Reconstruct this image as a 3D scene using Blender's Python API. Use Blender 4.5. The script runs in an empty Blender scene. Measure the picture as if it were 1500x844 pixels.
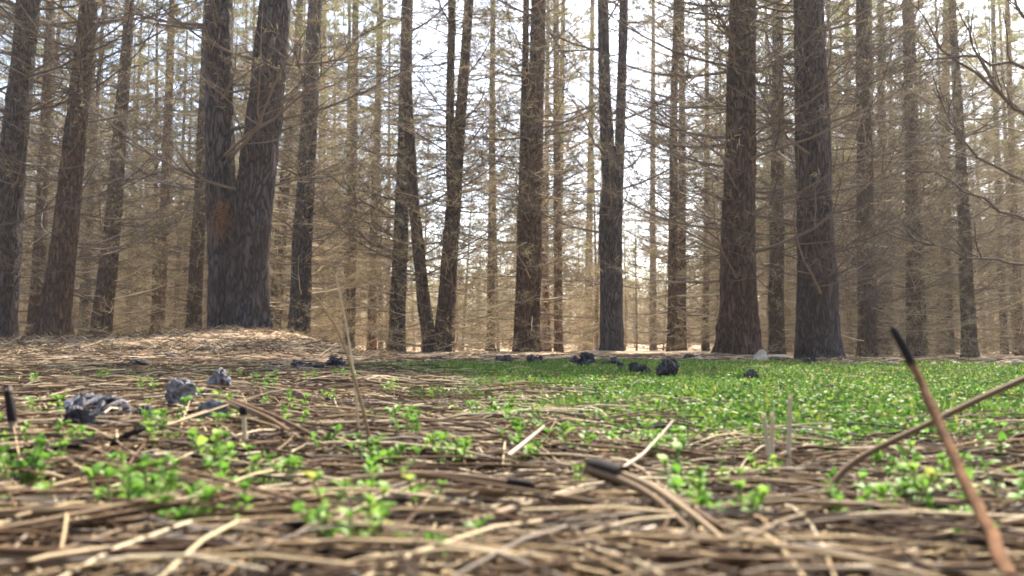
import bpy, math
import numpy as np
from mathutils import Vector, Matrix

PI = math.pi
R = np.random.default_rng(7)
scene = bpy.context.scene
COL = scene.collection
CAM_H = 0.07
F = 1299.0           # focal length in photograph pixels (1500 wide)
PITCH = math.atan(90.0 / F)
HAZE = 0.0013

# ------------------------------------------------------------------ helpers
def sm(t):
    t = np.clip(t, 0.0, 1.0)
    return t * t * (3 - 2 * t)

def ground(x, y):
    x = np.asarray(x, float); y = np.asarray(y, float)
    yy = np.maximum(y, 0.3)
    s = x / yy
    left = 0.175 * sm((-s - 0.15) / 0.10) * sm((y - 4.2) / 5.0) * (1 + 0.25 * sm((y - 9) / 8))
    mound = 0.11 * np.exp(-(((x + 2.85) / 0.85) ** 2 + ((y - 9.5) / 1.3) ** 2))
    right = -0.10 * sm((s - 0.2) / 0.18) * sm((y - 4) / 8.0)
    far = 0.9 * sm((y - 40) / 60.0)
    n = (0.006 * np.sin(x * 9.1 + 1.3 * np.sin(y * 5.0)) * np.sin(y * 7.3 + 0.7)
         + 0.012 * np.sin(x * 2.3 + 0.5) * np.sin(y * 1.9 + x) * sm((y - 0.8) / 1.5)
         + 0.010 * np.sin(x * 6.3 + 2 * np.sin(y * 3.1)) * np.sin(y * 5.1 + 1.5 * np.sin(x * 4)) * sm((y - 4) / 3)
         + 0.03 * np.sin(x * 0.8 + 2) * np.sin(y * 0.7) * sm((y - 7) / 6))
    near = 0.012 * sm((-x - 0.08) / 0.25) * sm((y - 0.35) / 0.3) * (1 - sm((y - 1.3) / 1.2))
    for bx_, by_, h_, r_ in ((2.73, 10.83, .07, .55), (3.95, 11.3, .07, .5), (.27, 16.5, .06, .5), (-6.56, 12.7, .06, .5), (1.46, 15.0, .06, .45), (-4.3, 17.8, .06, .45), (6.7, 17.6, .06, .45), (-1.31, 16.5, .06, .5)):
        n = n + h_ * np.exp(-((x - bx_) ** 2 + (y - by_) ** 2) / r_ ** 2)      # needles heaped round the feet of the trunks
    return left + mound + right + far + n + near

def ray(px, py):
    a = (px - 750.0) / F; b = (422.0 - py) / F
    cp, sp = math.cos(PITCH), math.sin(PITCH)
    return np.array([a, cp - b * sp, sp + b * cp])

def at(px, py, d):
    """world point at depth y = d behind photograph pixel px, py"""
    r = ray(px, py)
    return np.array([0, 0, CAM_H]) + r * (d / r[1])

def on_ground(px, py, lo=0.2, hi=60.0):
    r = ray(px, py)
    ts = np.geomspace(lo, hi, 1500)
    z = CAM_H + r[2] * ts / r[1]; x = r[0] * ts / r[1]
    k = np.argmax(z <= ground(x, ts))
    d = ts[k]
    return np.array([x[k], d, float(ground(x[k], d))])

def make_mesh(name, V, Q, mats, mi=None, smooth=True):
    V = np.asarray(V, np.float32).reshape(-1, 3); Q = np.asarray(Q, np.int32).reshape(-1, 4)
    me = bpy.data.meshes.new(name)
    me.vertices.add(len(V)); me.vertices.foreach_set('co', V.ravel())
    me.loops.add(Q.size); me.loops.foreach_set('vertex_index', Q.ravel())
    me.polygons.add(len(Q))
    me.polygons.foreach_set('loop_start', np.arange(len(Q), dtype=np.int32) * 4)
    if not isinstance(mats, (list, tuple)): mats = [mats]
    for m in mats: me.materials.append(m)
    if mi is not None: me.polygons.foreach_set('material_index', np.asarray(mi, np.int32))
    me.polygons.foreach_set('use_smooth', np.full(len(Q), smooth))
    me.update(calc_edges=True); me.validate()
    return me

class MB:
    def __init__(s): s.V = []; s.Q = []; s.M = []; s.n = 0
    def add(s, V, Q, m=0):
        V = np.asarray(V, float).reshape(-1, 3); Q = np.asarray(Q, int).reshape(-1, 4)
        s.V.append(V); s.Q.append(Q + s.n); s.M.append(np.full(len(Q), m)); s.n += len(V)
        return s
    def mesh(s, name, mats, smooth=True):
        return make_mesh(name, np.concatenate(s.V), np.concatenate(s.Q), mats, np.concatenate(s.M), smooth)

def tubes(P, Rr, k=4, cap=False):
    """P (N,n,3) paths, Rr (N,n) radii -> verts, quads"""
    P = np.asarray(P, float); Rr = np.asarray(Rr, float)
    if P.ndim == 2: P = P[None]; Rr = Rr[None]
    N, n, _ = P.shape
    T = np.gradient(P, axis=1); T /= np.linalg.norm(T, axis=2, keepdims=True) + 1e-12
    m = T.mean(axis=1); ref = np.where(np.abs(m[:, 2:3]) > 0.8 * np.linalg.norm(m, axis=1, keepdims=True), [[1.0, 0.05, 0]], [[0, 0.03, 1.0]])
    U = np.cross(T, ref[:, None, :]); U /= np.linalg.norm(U, axis=2, keepdims=True) + 1e-12
    W = np.cross(T, U)
    a = np.arange(k) * 2 * PI / k
    V = P[:, :, None, :] + Rr[:, :, None, None] * (U[:, :, None, :] * np.cos(a)[None, None, :, None] + W[:, :, None, :] * np.sin(a)[None, None, :, None])
    idx = np.arange(N * n * k).reshape(N, n, k)
    i2 = np.roll(idx, -1, axis=2)
    Q = np.stack([idx[:, :-1], i2[:, :-1], i2[:, 1:], idx[:, 1:]], -1).reshape(-1, 4)
    V = V.reshape(-1, 3)
    if cap and k == 4:
        Q = np.concatenate([Q, idx[:, 0, ::-1], idx[:, -1]])
    return V, Q

def quads_needles(B, D, L, W, droop=0.0):
    """flat tapering needles: bases B (N,3), unit directions D, lengths L, widths W -> two quads each, one bend"""
    N = len(B)
    rnd = R.normal(size=(N, 3)); S = np.cross(D, rnd); S /= np.linalg.norm(S, axis=1, keepdims=True) + 1e-9
    L = np.broadcast_to(L, (N,))[:, None]; W = np.broadcast_to(W, (N,))[:, None]
    mid = B + D * L * 0.55; tip = B + D * L; tip[:, 2] -= droop * L[:, 0]
    V = np.stack([B - S * W * .35, B + S * W * .35, mid + S * W * .5, mid - S * W * .5, tip + S * W * .12, tip - S * W * .12], 1).reshape(-1, 3)
    i = np.arange(N)[:, None] * 6
    Q = np.concatenate([i + np.array([[0, 1, 2, 3]]), i + np.array([[3, 2, 4, 5]])])
    return V, Q

def unit(v): return v / (np.linalg.norm(v, axis=-1, keepdims=True) + 1e-12)

def obj(name, me, parent=None, loc=(0, 0, 0), rot=(0, 0, 0), sc=1.0):
    o = bpy.data.objects.new(name, me); COL.objects.link(o)
    o.location = loc; o.rotation_euler = rot
    o.scale = (sc, sc, sc) if np.isscalar(sc) else sc
    if parent: o.parent = parent
    return o

def tag(o, label=None, cat=None, group=None, kind=None):
    if label: o['label'] = label
    if cat: o['category'] = cat
    if group: o['group'] = group
    if kind: o['kind'] = kind
    return o

def thing(name, loc, label, cat, group=None, rot=(0, 0, 0), sc=1.0):
    return tag(obj(name, None, None, loc, rot, sc), label, cat, group)

def copy_tree(o, loc=None, rot=None, sc=None, label=None):
    c = o.copy(); COL.objects.link(c)
    if loc is not None: c.location = loc
    if rot is not None: c.rotation_euler = rot
    if sc is not None: c.scale = (sc, sc, sc) if np.isscalar(sc) else sc
    if label: c['label'] = label
    for ch in o.children:
        d = ch.copy(); COL.objects.link(d); d.parent = c
        for g in ch.children:
            e = g.copy(); COL.objects.link(e); e.parent = d
    return c

# ------------------------------------------------------------------ materials
def newmat(name):
    m = bpy.data.materials.new(name); m.use_nodes = True
    nt = m.node_tree; b = nt.nodes['Principled BSDF']
    b.inputs['Roughness'].default_value = 0.85
    b.inputs['Specular IOR Level'].default_value = 0.25
    return m, nt, b

def N(nt, t, **kw):
    n = nt.nodes.new(t)
    for k, v in kw.items(): setattr(n, k, v)
    return n

def ramp(nt, stops, inp):
    r = N(nt, 'ShaderNodeValToRGB')
    e = r.color_ramp.elements
    while len(e) < len(stops): e.new(0.5)
    for i, (p, c) in enumerate(stops):
        e[i].position = p; e[i].color = (*c, 1)
    nt.links.new(inp, r.inputs[0]); return r.outputs[0]

def mixc(nt, a, b, fac, blend='MIX'):
    m = N(nt, 'ShaderNodeMix', data_type='RGBA', blend_type=blend)
    for s, v in ((6, a), (7, b), (0, fac)):
        if hasattr(v, 'is_output'): nt.links.new(v, m.inputs[s])
        elif s == 0: m.inputs[0].default_value = v
        else: m.inputs[s].default_value = (*v, 1)
    return m.outputs[2]

def coords(nt, scale, kind='Object'):
    tc = N(nt, 'ShaderNodeTexCoord'); mp = N(nt, 'ShaderNodeMapping')
    mp.inputs['Scale'].default_value = scale
    nt.links.new(tc.outputs[kind], mp.inputs[0]); return mp.outputs[0]

def noise(nt, vec, scale, detail=4, rough=0.6):
    n = N(nt, 'ShaderNodeTexNoise'); n.inputs['Scale'].default_value = scale
    n.inputs['Detail'].default_value = detail; n.inputs['Roughness'].default_value = rough
    if vec is not None: nt.links.new(vec, n.inputs['Vector'])
    return n.outputs[0]

def bump(nt, b, h, strength, dist):
    n = N(nt, 'ShaderNodeBump'); n.inputs['Strength'].default_value = strength; n.inputs['Distance'].default_value = dist
    nt.links.new(h, n.inputs['Height']); nt.links.new(n.outputs[0], b.inputs['Normal'])

def mat_bark():
    m, nt, b = newmat('bark')
    v = coords(nt, (1, 1, 0.22))
    dn = N(nt, 'ShaderNodeTexNoise'); dn.inputs['Scale'].default_value = 9; nt.links.new(v, dn.inputs['Vector'])
    add = N(nt, 'ShaderNodeMix', data_type='VECTOR'); add.inputs[0].default_value = 0.16
    nt.links.new(v, add.inputs[4]); nt.links.new(dn.outputs['Color'], add.inputs[5])
    vo = N(nt, 'ShaderNodeTexVoronoi', feature='DISTANCE_TO_EDGE'); vo.inputs['Scale'].default_value = 24
    nt.links.new(add.outputs[1], vo.inputs['Vector'])
    vc = N(nt, 'ShaderNodeTexVoronoi'); vc.inputs['Scale'].default_value = 24; nt.links.new(add.outputs[1], vc.inputs['Vector'])
    crack = ramp(nt, [(0.0, (.0, .0, .0)), (0.1, (.45, .45, .45)), (0.26, (1, 1, 1))], vo.outputs['Distance'])
    fine = noise(nt, coords(nt, (1, 1, 0.35)), 60, 5, 0.7)
    big = noise(nt, coords(nt, (1, 1, 0.5)), 3.2, 3)
    plate = ramp(nt, [(0.3, (0.14, 0.092, 0.068)), (0.5, (0.25, 0.18, 0.14)), (0.72, (0.37, 0.31, 0.27))], fine)
    plate = mixc(nt, plate, ramp(nt, [(0.35, (0.23, 0.13, 0.08)), (0.65, (0.32, 0.26, 0.24))], big), 0.45)
    colr = mixc(nt, (0.05, 0.037, 0.032), plate, crack)
    oi = N(nt, 'ShaderNodeObjectInfo')
    colr = mixc(nt, colr, oi.outputs['Color'], 1.0, 'MULTIPLY')
    nt.links.new(colr, b.inputs['Base Color'])
    hh = N(nt, 'ShaderNodeMath', operation='MULTIPLY_ADD'); nt.links.new(fine, hh.inputs[0]); hh.inputs[1].default_value = 0.5
    nt.links.new(crack, hh.inputs[2])
    bump(nt, b, hh.outputs[0], 1.0, 0.03)
    b.inputs['Roughness'].default_value = 0.9
    return m

def island_mat(name, stops, rough=0.8, transl=0.0, spec=0.25, obj_random=0.0):
    """colour varies from piece to piece (each twig, needle or leaf)"""
    m, nt, b = newmat(name)
    g = N(nt, 'ShaderNodeNewGeometry')
    f = g.outputs['Random Per Island']
    if obj_random:
        oi = N(nt, 'ShaderNodeObjectInfo')
        mx = N(nt, 'ShaderNodeMix'); mx.inputs[0].default_value = obj_random
        nt.links.new(f, mx.inputs[2]); nt.links.new(oi.outputs['Random'], mx.inputs[3]); f = mx.outputs[0]
    c = ramp(nt, stops, f)
    nt.links.new(c, b.inputs['Base Color'])
    b.inputs['Roughness'].default_value = rough; b.inputs['Specular IOR Level'].default_value = spec
    if transl:
        t = N(nt, 'ShaderNodeBsdfTranslucent'); nt.links.new(c, t.inputs[0])
        mx = N(nt, 'ShaderNodeMixShader'); mx.inputs[0].default_value = transl
        nt.links.new(b.outputs[0], mx.inputs[1]); nt.links.new(t.outputs[0], mx.inputs[2])
        nt.links.new(mx.outputs[0], nt.nodes['Material Output'].inputs[0])
    return m

M_BARK = mat_bark()
M_TWIG = island_mat('dead_twig', [(0, (0.09, 0.065, 0.045)), (0.4, (0.20, 0.135, 0.085)), (0.75, (0.34, 0.25, 0.165)), (1, (0.58, 0.48, 0.34))], 0.8)
M_LIMB = island_mat('near_dead_limb', [(0, (0.035, 0.026, 0.021)), (0.6, (0.075, 0.056, 0.045)), (1, (0.19, 0.145, 0.11))], 0.85)
M_DRY = island_mat('dry_needles', [(0, (0.20, 0.125, 0.07)), (0.4, (0.34, 0.25, 0.155)), (0.6, (0.20, 0.20, 0.08)), (0.8, (0.27, 0.27, 0.11)), (1, (0.54, 0.46, 0.32))], 0.7, 0.4)
M_GREEN = island_mat('pine_needles', [(0, (0.07, 0.085, 0.025)), (0.5, (0.14, 0.15, 0.04)), (0.85, (0.22, 0.20, 0.06)), (1, (0.34, 0.25, 0.09))], 0.6, 0.5, 0.15)
M_RUST = island_mat('rust_needles', [(0, (0.10, 0.05, 0.025)), (0.7, (0.20, 0.10, 0.045)), (1, (0.32, 0.17, 0.08))], 0.7, 0.35)
M_LITTER = island_mat('fallen_needles', [(0, (0.03, 0.02, 0.015)), (0.25, (0.042, 0.024, 0.015)), (0.45, (0.085, 0.05, 0.027)), (0.58, (0.15, 0.095, 0.048)), (0.68, (0.19, 0.165, 0.135)), (0.76, (0.24, 0.165, 0.088)), (0.87, (0.37, 0.285, 0.165)), (1, (0.54, 0.46, 0.32))], 0.8, 0.10, 0.12)
M_FLAKE = island_mat('bark_flake', [(0, (0.03, 0.022, 0.018)), (0.5, (0.10, 0.065, 0.045)), (0.85, (0.20, 0.14, 0.10)), (1, (0.30, 0.27, 0.24))], 0.9)
M_BUNDLE = island_mat('needle_bundle', [(0, (0.065, 0.035, 0.02)), (0.35, (0.13, 0.078, 0.042)), (0.7, (0.23, 0.16, 0.09)), (1, (0.42, 0.34, 0.23))], 0.7, 0.08, 0.15, 0.7)
M_SHEATH = island_mat('needle_sheath', [(0, (0.008, 0.006, 0.006)), (1, (0.022, 0.016, 0.014))], 0.8, 0, 0.1)
M_STRAW = island_mat('straw', [(0, (0.36, 0.27, 0.17)), (1, (0.52, 0.43, 0.30))], 0.55, 0.15)
M_GRASS = island_mat('grass_blade', [(0, (0.028, 0.075, 0.014)), (0.45, (0.07, 0.155, 0.024)), (0.85, (0.135, 0.215, 0.034)), (0.96, (0.26, 0.28, 0.06)), (1, (0.38, 0.32, 0.17))], 0.6, 0.4, 0.2)
M_LEAF = island_mat('sprout_leaf', [(0, (0.075, 0.18, 0.024)), (0.6, (0.14, 0.28, 0.04)), (0.9, (0.22, 0.34, 0.06)), (1, (0.30, 0.30, 0.08))], 0.55, 0.45, 0.2, 0.4)
M_STEM = island_mat('sprout_stem', [(0, (0.16, 0.22, 0.06)), (1, (0.24, 0.24, 0.10))], 0.5, 0.1)

def mat_noise(name, stops, scale, bscale, bstr, bdist, rough=0.9, gen='Object'):
    m, nt, b = newmat(name)
    v = coords(nt, (1, 1, 1), gen)
    nt.links.new(ramp(nt, stops, noise(nt, v, scale, 5, 0.65)), b.inputs['Base Color'])
    bump(nt, b, noise(nt, v, bscale, 5, 0.7), bstr, bdist)
    b.inputs['Roughness'].default_value = rough
    return m
M_CONE = mat_noise('grey_cone', [(0.32, (0.03, 0.028, 0.028)), (0.48, (0.12, 0.112, 0.118)), (0.66, (0.31, 0.30, 0.33))], 180, 500, 0.6, 0.001)
M_CHAR = mat_noise('charred_cone', [(0.3, (0.012, 0.010, 0.011)), (0.5, (0.03, 0.027, 0.03)), (0.72, (0.13, 0.13, 0.15))], 60, 200, 0.8, 0.004)
M_PALEWOOD = mat_noise('pale_wood', [(0.3, (0.20, 0.15, 0.11)), (0.6, (0.46, 0.39, 0.30))], 14, 40, 0.6, 0.01)  # pale tone; on the wood chunks it stands in for sunlight
M_CHIP = mat_noise('bark_chip', [(0.3, (0.10, 0.065, 0.045)), (0.5, (0.22, 0.16, 0.12)), (0.72, (0.40, 0.34, 0.29))], 25, 60, 0.7, 0.008)
M_STALK = mat_noise('rusty_stalk', [(0.3, (0.085, 0.04, 0.018)), (0.7, (0.21, 0.10, 0.042))], 120, 400, 0.9, 0.0012, 0.95)

def mat_ground():
    m, nt, b = newmat('forest_floor')
    v = coords(nt, (1, 1, 1))
    # short streaks like packed needles, two directions
    s1 = noise(nt, coords(nt, (70, 12, 20)), 3.0, 4, 0.7)
    s2 = noise(nt, coords(nt, (10, 60, 20)), 3.0, 4, 0.7)
    sel = ramp(nt, [(0.42, (0, 0, 0)), (0.58, (1, 1, 1))], noise(nt, v, 5, 3))
    st = mixc(nt, s1, s2, sel)
    c = ramp(nt, [(0.28, (0.055, 0.036, 0.026)), (0.45, (0.16, 0.105, 0.07)), (0.6, (0.31, 0.22, 0.145)), (0.78, (0.46, 0.37, 0.26))], st)
    soil = ramp(nt, [(0.35, (0.05, 0.035, 0.027)), (0.65, (0.12, 0.085, 0.06))], noise(nt, v, 40, 4))
    c = mixc(nt, c, soil, ramp(nt, [(0.52, (0, 0, 0)), (0.68, (1, 1, 1))], noise(nt, v, 1.7, 4)))
    # pale dry needle carpet under the trees
    sep = N(nt, 'ShaderNodeSeparateXYZ'); nt.links.new(v, sep.inputs[0])
    mr = N(nt, 'ShaderNodeMapRange'); mr.inputs[1].default_value = 5.0; mr.inputs[2].default_value = 9.0
    nt.links.new(sep.outputs[1], mr.inputs[0])
    mn = N(nt, 'ShaderNodeMapRange'); mn.inputs[1].default_value = 1.2; mn.inputs[2].default_value = 5.0
    nt.links.new(sep.outputs[1], mn.inputs[0])
    c = mixc(nt, mixc(nt, soil, c, 0.25), c, mn.outputs[0])
    carpet = ramp(nt, [(0.3, (0.28, 0.19, 0.115)), (0.55, (0.44, 0.32, 0.2)), (0.75, (0.56, 0.45, 0.3))], noise(nt, v, 16, 5, 0.7))
    c = mixc(nt, c, carpet, mr.outputs[0])
    nt.links.new(c, b.inputs['Base Color'])
    bump(nt, b, st, 0.8, 0.02)
    b.inputs['Roughness'].default_value = 0.95
    return m

# ------------------------------------------------------------------ setting: ground
def build_ground():
    na, nr = 400, 330
    rr = np.concatenate([[0.0], np.geomspace(0.04, 420, nr)])
    a = np.arange(na) * 2 * PI / na
    X = rr[:, None] * np.cos(a); Y = rr[:, None] * np.sin(a)
    Z = ground(X, Y)
    V = np.stack([X, Y, Z], -1).reshape(-1, 3)
    i = np.arange((nr + 1) * na).reshape(nr + 1, na)
    j = np.roll(i, -1, axis=1)
    Q = np.stack([i[:-1], i[1:], j[1:], j[:-1]], -1).reshape(-1, 4)
    V[:na] = V[0]
    me = make_mesh('ground', V, Q[na:], mat_ground())
    o = obj('ground', me)
    tag(o, 'brown forest floor of soil and packed fallen needles', 'ground', kind='structure')
build_ground()

# ------------------------------------------------------------------ branches
def branch_geo(L, r0, rise0, rise1, ntw, nsub, tw_len=0.38, dry=0.0, rmin=0.0022, bend=0.25):
    """one limb growing along +x and sweeping up; returns dict of batches"""
    n = 10
    t = np.linspace(0, 1, n)
    el = rise0 + (rise1 - rise0) * t ** 1.3 + np.cumsum(R.normal(0, 0.05, n))
    az = np.cumsum(R.normal(0, bend / 3, n))
    d = np.stack([np.cos(el) * np.cos(az), np.cos(el) * np.sin(az), np.sin(el)], -1)
    P = np.concatenate([[np.zeros(3)], np.cumsum(d[:-1] * L / (n - 1), 0)])
    rad = np.maximum(r0 * (1 - t) ** 0.9, rmin)
    main = (P, rad)
    tw = []; sub = []; tips = [(P[-1], d[-1])]
    for i in range(ntw):
        u = R.uniform(0.18, 0.97); k = min(int(u * (n - 1)), n - 2); f = u * (n - 1) - k
        p0 = P[k] * (1 - f) + P[k + 1] * f; dd = d[k]
        side = 1 if i % 2 else -1
        nrm = np.array([-dd[1], dd[0], 0]); nrm /= np.linalg.norm(nrm) + 1e-9
        ang = R.uniform(0.55, 1.1)
        dir0 = dd * math.cos(ang) + side * nrm * math.sin(ang) + np.array([0, 0, R.normal(0.0, 0.22)])
        dir0 /= np.linalg.norm(dir0)
        l = L * tw_len * R.uniform(0.5, 1.15) * (1.05 - 0.65 * u)
        m = 6; tt = np.linspace(0, 1, m)
        dirs = dir0 + np.array([0, 0, 1]) * (tt[:, None] * R.uniform(0.1, 0.6)) + np.cumsum(R.normal(0, 0.09, (m, 3)), 0)
        dirs = unit(dirs)
        Pt = p0 + np.concatenate([[np.zeros(3)], np.cumsum(dirs[:-1] * l / (m - 1), 0)])
        rt = np.maximum(r0 * 0.36 * (1.1 - u * .6) * (1 - tt * 0.85), rmin * .85)
        tw.append((Pt, rt)); tips.append((Pt[-1], dirs[-1])); tips.append((Pt[3], dirs[3]))
        for q in range(nsub):
            uu = R.uniform(0.25, 0.95); kk = min(int(uu * (m - 1)), m - 2); ff = uu * (m - 1) - kk
            q0 = Pt[kk] * (1 - ff) + Pt[kk + 1] * ff
            sd = unit(dirs[kk] * 0.7 + R.normal(0, 0.55, 3) + np.array([0, 0, .2]))
            ls = l * R.uniform(0.2, 0.5)
            ts = np.linspace(0, 1, 4)[:, None]
            Ps = q0 + sd * ls * ts + np.array([0, 0, 1]) * (ts ** 2) * ls * R.uniform(-.05, .35) + np.cumsum(R.normal(0, ls * .04, (4, 3)), 0) * (ts > 0)
            sub.append((Ps, np.array([1, .9, .75, .5]) * rmin * .8)); tips.append((Ps[-1], unit(Ps[-1] - Ps[-2])))
    return main, tw, sub, tips

def rotz(P, a):
    c, s = math.cos(a), math.sin(a)
    M = np.array([[c, -s, 0], [s, c, 0], [0, 0, 1]])
    return P @ M.T

def collect(mb, geo, phi=0.0, off=(0, 0, 0), sc=1.0, k0=6, mat=0):
    main, tw, sub, tips = geo
    f = lambda P: rotz(np.asarray(P), phi) * sc + np.asarray(off)
    V, Q = tubes(f(main[0]), main[1] * sc, k0); mb.add(V, Q, mat)
    if tw:
        V, Q = tubes(np.stack([f(p) for p, r in tw]), np.stack([r for p, r in tw]), 4); mb.add(V, Q, mat)
    if sub:
        V, Q = tubes(np.stack([f(p) for p, r in sub]), np.stack([r for p, r in sub]), 3); mb.add(V, Q, mat)
    tp = np.stack([f(p) for p, d in tips]); td = np.stack([rotz(d, phi) for p, d in tips])
    return tp, td

def tufts(tp, td, n, L, W, spread=0.75, droop=0.12):
    B = np.repeat(tp, n, 0); D0 = np.repeat(td, n, 0)
    back = R.uniform(-0.09, 0.02, (len(B), 1))
    D = unit(D0 + R.normal(0, spread, D0.shape))
    return quads_needles(B + D0 * back, D, L * R.uniform(0.65, 1.1, len(B)), W, droop)

# shared dead-limb meshes for the nearer trees
LIMBS = []
for i in range(10):
    mb = MB()
    L = R.uniform(1.5, 2.6)
    g = branch_geo(L, R.uniform(0.012, 0.021), R.uniform(-0.2, 0.35), R.uniform(0.55, 1.25), int(R.integers(16, 24)), 5, 0.42)
    tp, td = collect(mb, g)
    sel = R.random(len(tp)) < 0.14
    V, Q = tufts(tp[sel], td[sel], 5, 0.07, 0.004); mb.add(V, Q, 1)
    LIMBS.append(mb.mesh('dead_limb', [M_LIMB, M_DRY]))
SHORT = []
for i in range(4):
    mb = MB()
    g = branch_geo(R.uniform(0.5, 0.9), 0.010, R.uniform(-0.3, 0.3), R.uniform(0, 0.6), 7, 2, 0.4)
    collect(mb, g); SHORT.append(mb.mesh('short_limb', [M_LIMB]))

# shared lower skirts of dead twigs and live crowns for the farther trees
SKIRTS = []
for i in range(6):
    mb = MB()
    for z in np.arange(0.2, 6.6, 0.33):
        nb = int(R.integers(4, 7)); p0 = R.uniform(0, 6.28)
        for b in range(nb):
            L = R.uniform(1.0, 2.1)
            g = branch_geo(L, 0.014, R.uniform(-0.3, 0.25), R.uniform(0.1, 0.9), 8, 2, 0.42, rmin=0.0029)
            tp, td = collect(mb, g, p0 + b * 6.28 / nb + R.normal(0, .25), (0, 0, z + R.normal(0, .06)), 1.0, 4)
            sel = R.random(len(tp)) < 0.75
            V, Q = tufts(tp[sel], td[sel], 4, 0.10, 0.0075, 0.9); mb.add(V, Q, 1)
    SKIRTS.append(mb.mesh('twig_skirt', [M_TWIG, M_DRY]))
CROWNS = []
for i in range(6):
    mb = MB()
    thin = i >= 3
    H0, H1 = 0.0, 10.5            # metres above where the live crown starts
    for z in np.arange(H0, H1, 0.62 if not thin else 0.85):
        u = z / H1
        nb = int(R.integers(3, 5)) if not thin else 3; p0 = R.uniform(0, 6.28)
        for b in range(nb):
            L = (2.25 * (1 - u) ** 0.75 + 0.35) * R.uniform(0.75, 1.15) * (0.8 if thin else 1)
            g = branch_geo(L, 0.02 * (1 - u) + 0.006, R.uniform(-0.1, 0.35), R.uniform(0.6, 1.15), 8, 1, 0.42, rmin=0.004)
            tp, td = collect(mb, g, p0 + b * 6.28 / nb + R.normal(0, .3), (0, 0, z + R.normal(0, .1)), 1.0, 4)
            sel = R.random(len(tp)) < min(1, (0.5 + 0.55 * u) * (0.8 if thin else 1))
            V, Q = tufts(tp[sel], td[sel], 12, 0.18, 0.008, 0.75); mb.add(V, Q, 1)
    V, Q = tufts(np.array([[0, 0, H1 + .1]]), np.array([[0, 0, 1.]]), 30, 0.25, .01); mb.add(V, Q, 1)
    CROWNS.append(mb.mesh('live_crown', [M_TWIG, M_GREEN]))

# ------------------------------------------------------------------ trunks
def trunk_mesh(P, rad, k, flare=True, rough=0.11, name='trunk'):
    """P (n,3) way-points, rad (n): resampled, fluted at the foot, uneven bark outline"""
    P = np.asarray(P, float); rad = np.asarray(rad, float)
    s = np.concatenate([[0], np.cumsum(np.linalg.norm(np.diff(P, axis=0), axis=1))])
    step = 0.07 if k >= 28 else 0.16
    near = np.arange(0, min(7.5, s[-1]), step); farr = np.arange(near[-1] + .5, s[-1], 0.6)
    u = np.concatenate([near, farr, [s[-1]]])
    Pi = np.stack([np.interp(u, s, P[:, j]) for j in range(3)], -1)
    for _ in range(4 if len(P) > 2 else 0):                     # soften the bends
        Pi[1:-1] = 0.25 * Pi[:-2] + 0.5 * Pi[1:-1] + 0.25 * Pi[2:]
    r = np.interp(u, s, rad)
    a = np.arange(k) * 2 * PI / k
    ph = R.uniform(0, 6.28, 8)
    A = a[None, :]; U = u[:, None]
    rr = r[:, None] * (1 + rough * (0.5 * np.sin(3 * A + ph[0] + .5 * U) * np.sin(U * 1.7 + ph[1]) + 0.5 * np.sin(5 * A + ph[2]) * np.sin(U * 3.1 + ph[3])
                       + 0.35 * np.sin(11 * A + ph[4] + np.sin(U * 9 + ph[6])) * np.sin(U * 7 + ph[5]) + 0.4 * R.normal(0, 0.5, (len(u), k))))
    if flare:
        rr = rr * (1 + np.exp(-U / 0.2) * (0.22 + 0.17 * np.sin(4 * A + ph[7]) + .08 * np.sin(7 * A + ph[1])))
    V = Pi[:, None, :] + np.stack([rr * np.cos(A), rr * np.sin(A), np.zeros_like(rr)], -1)
    n = len(u); idx = np.arange(n * k).reshape(n, k); j = np.roll(idx, -1, 1)
    Q = np.stack([idx[:-1], j[:-1], j[1:], idx[1:]], -1).reshape(-1, 4)
    return make_mesh(name, V.reshape(-1, 3), Q, M_BARK)

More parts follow.
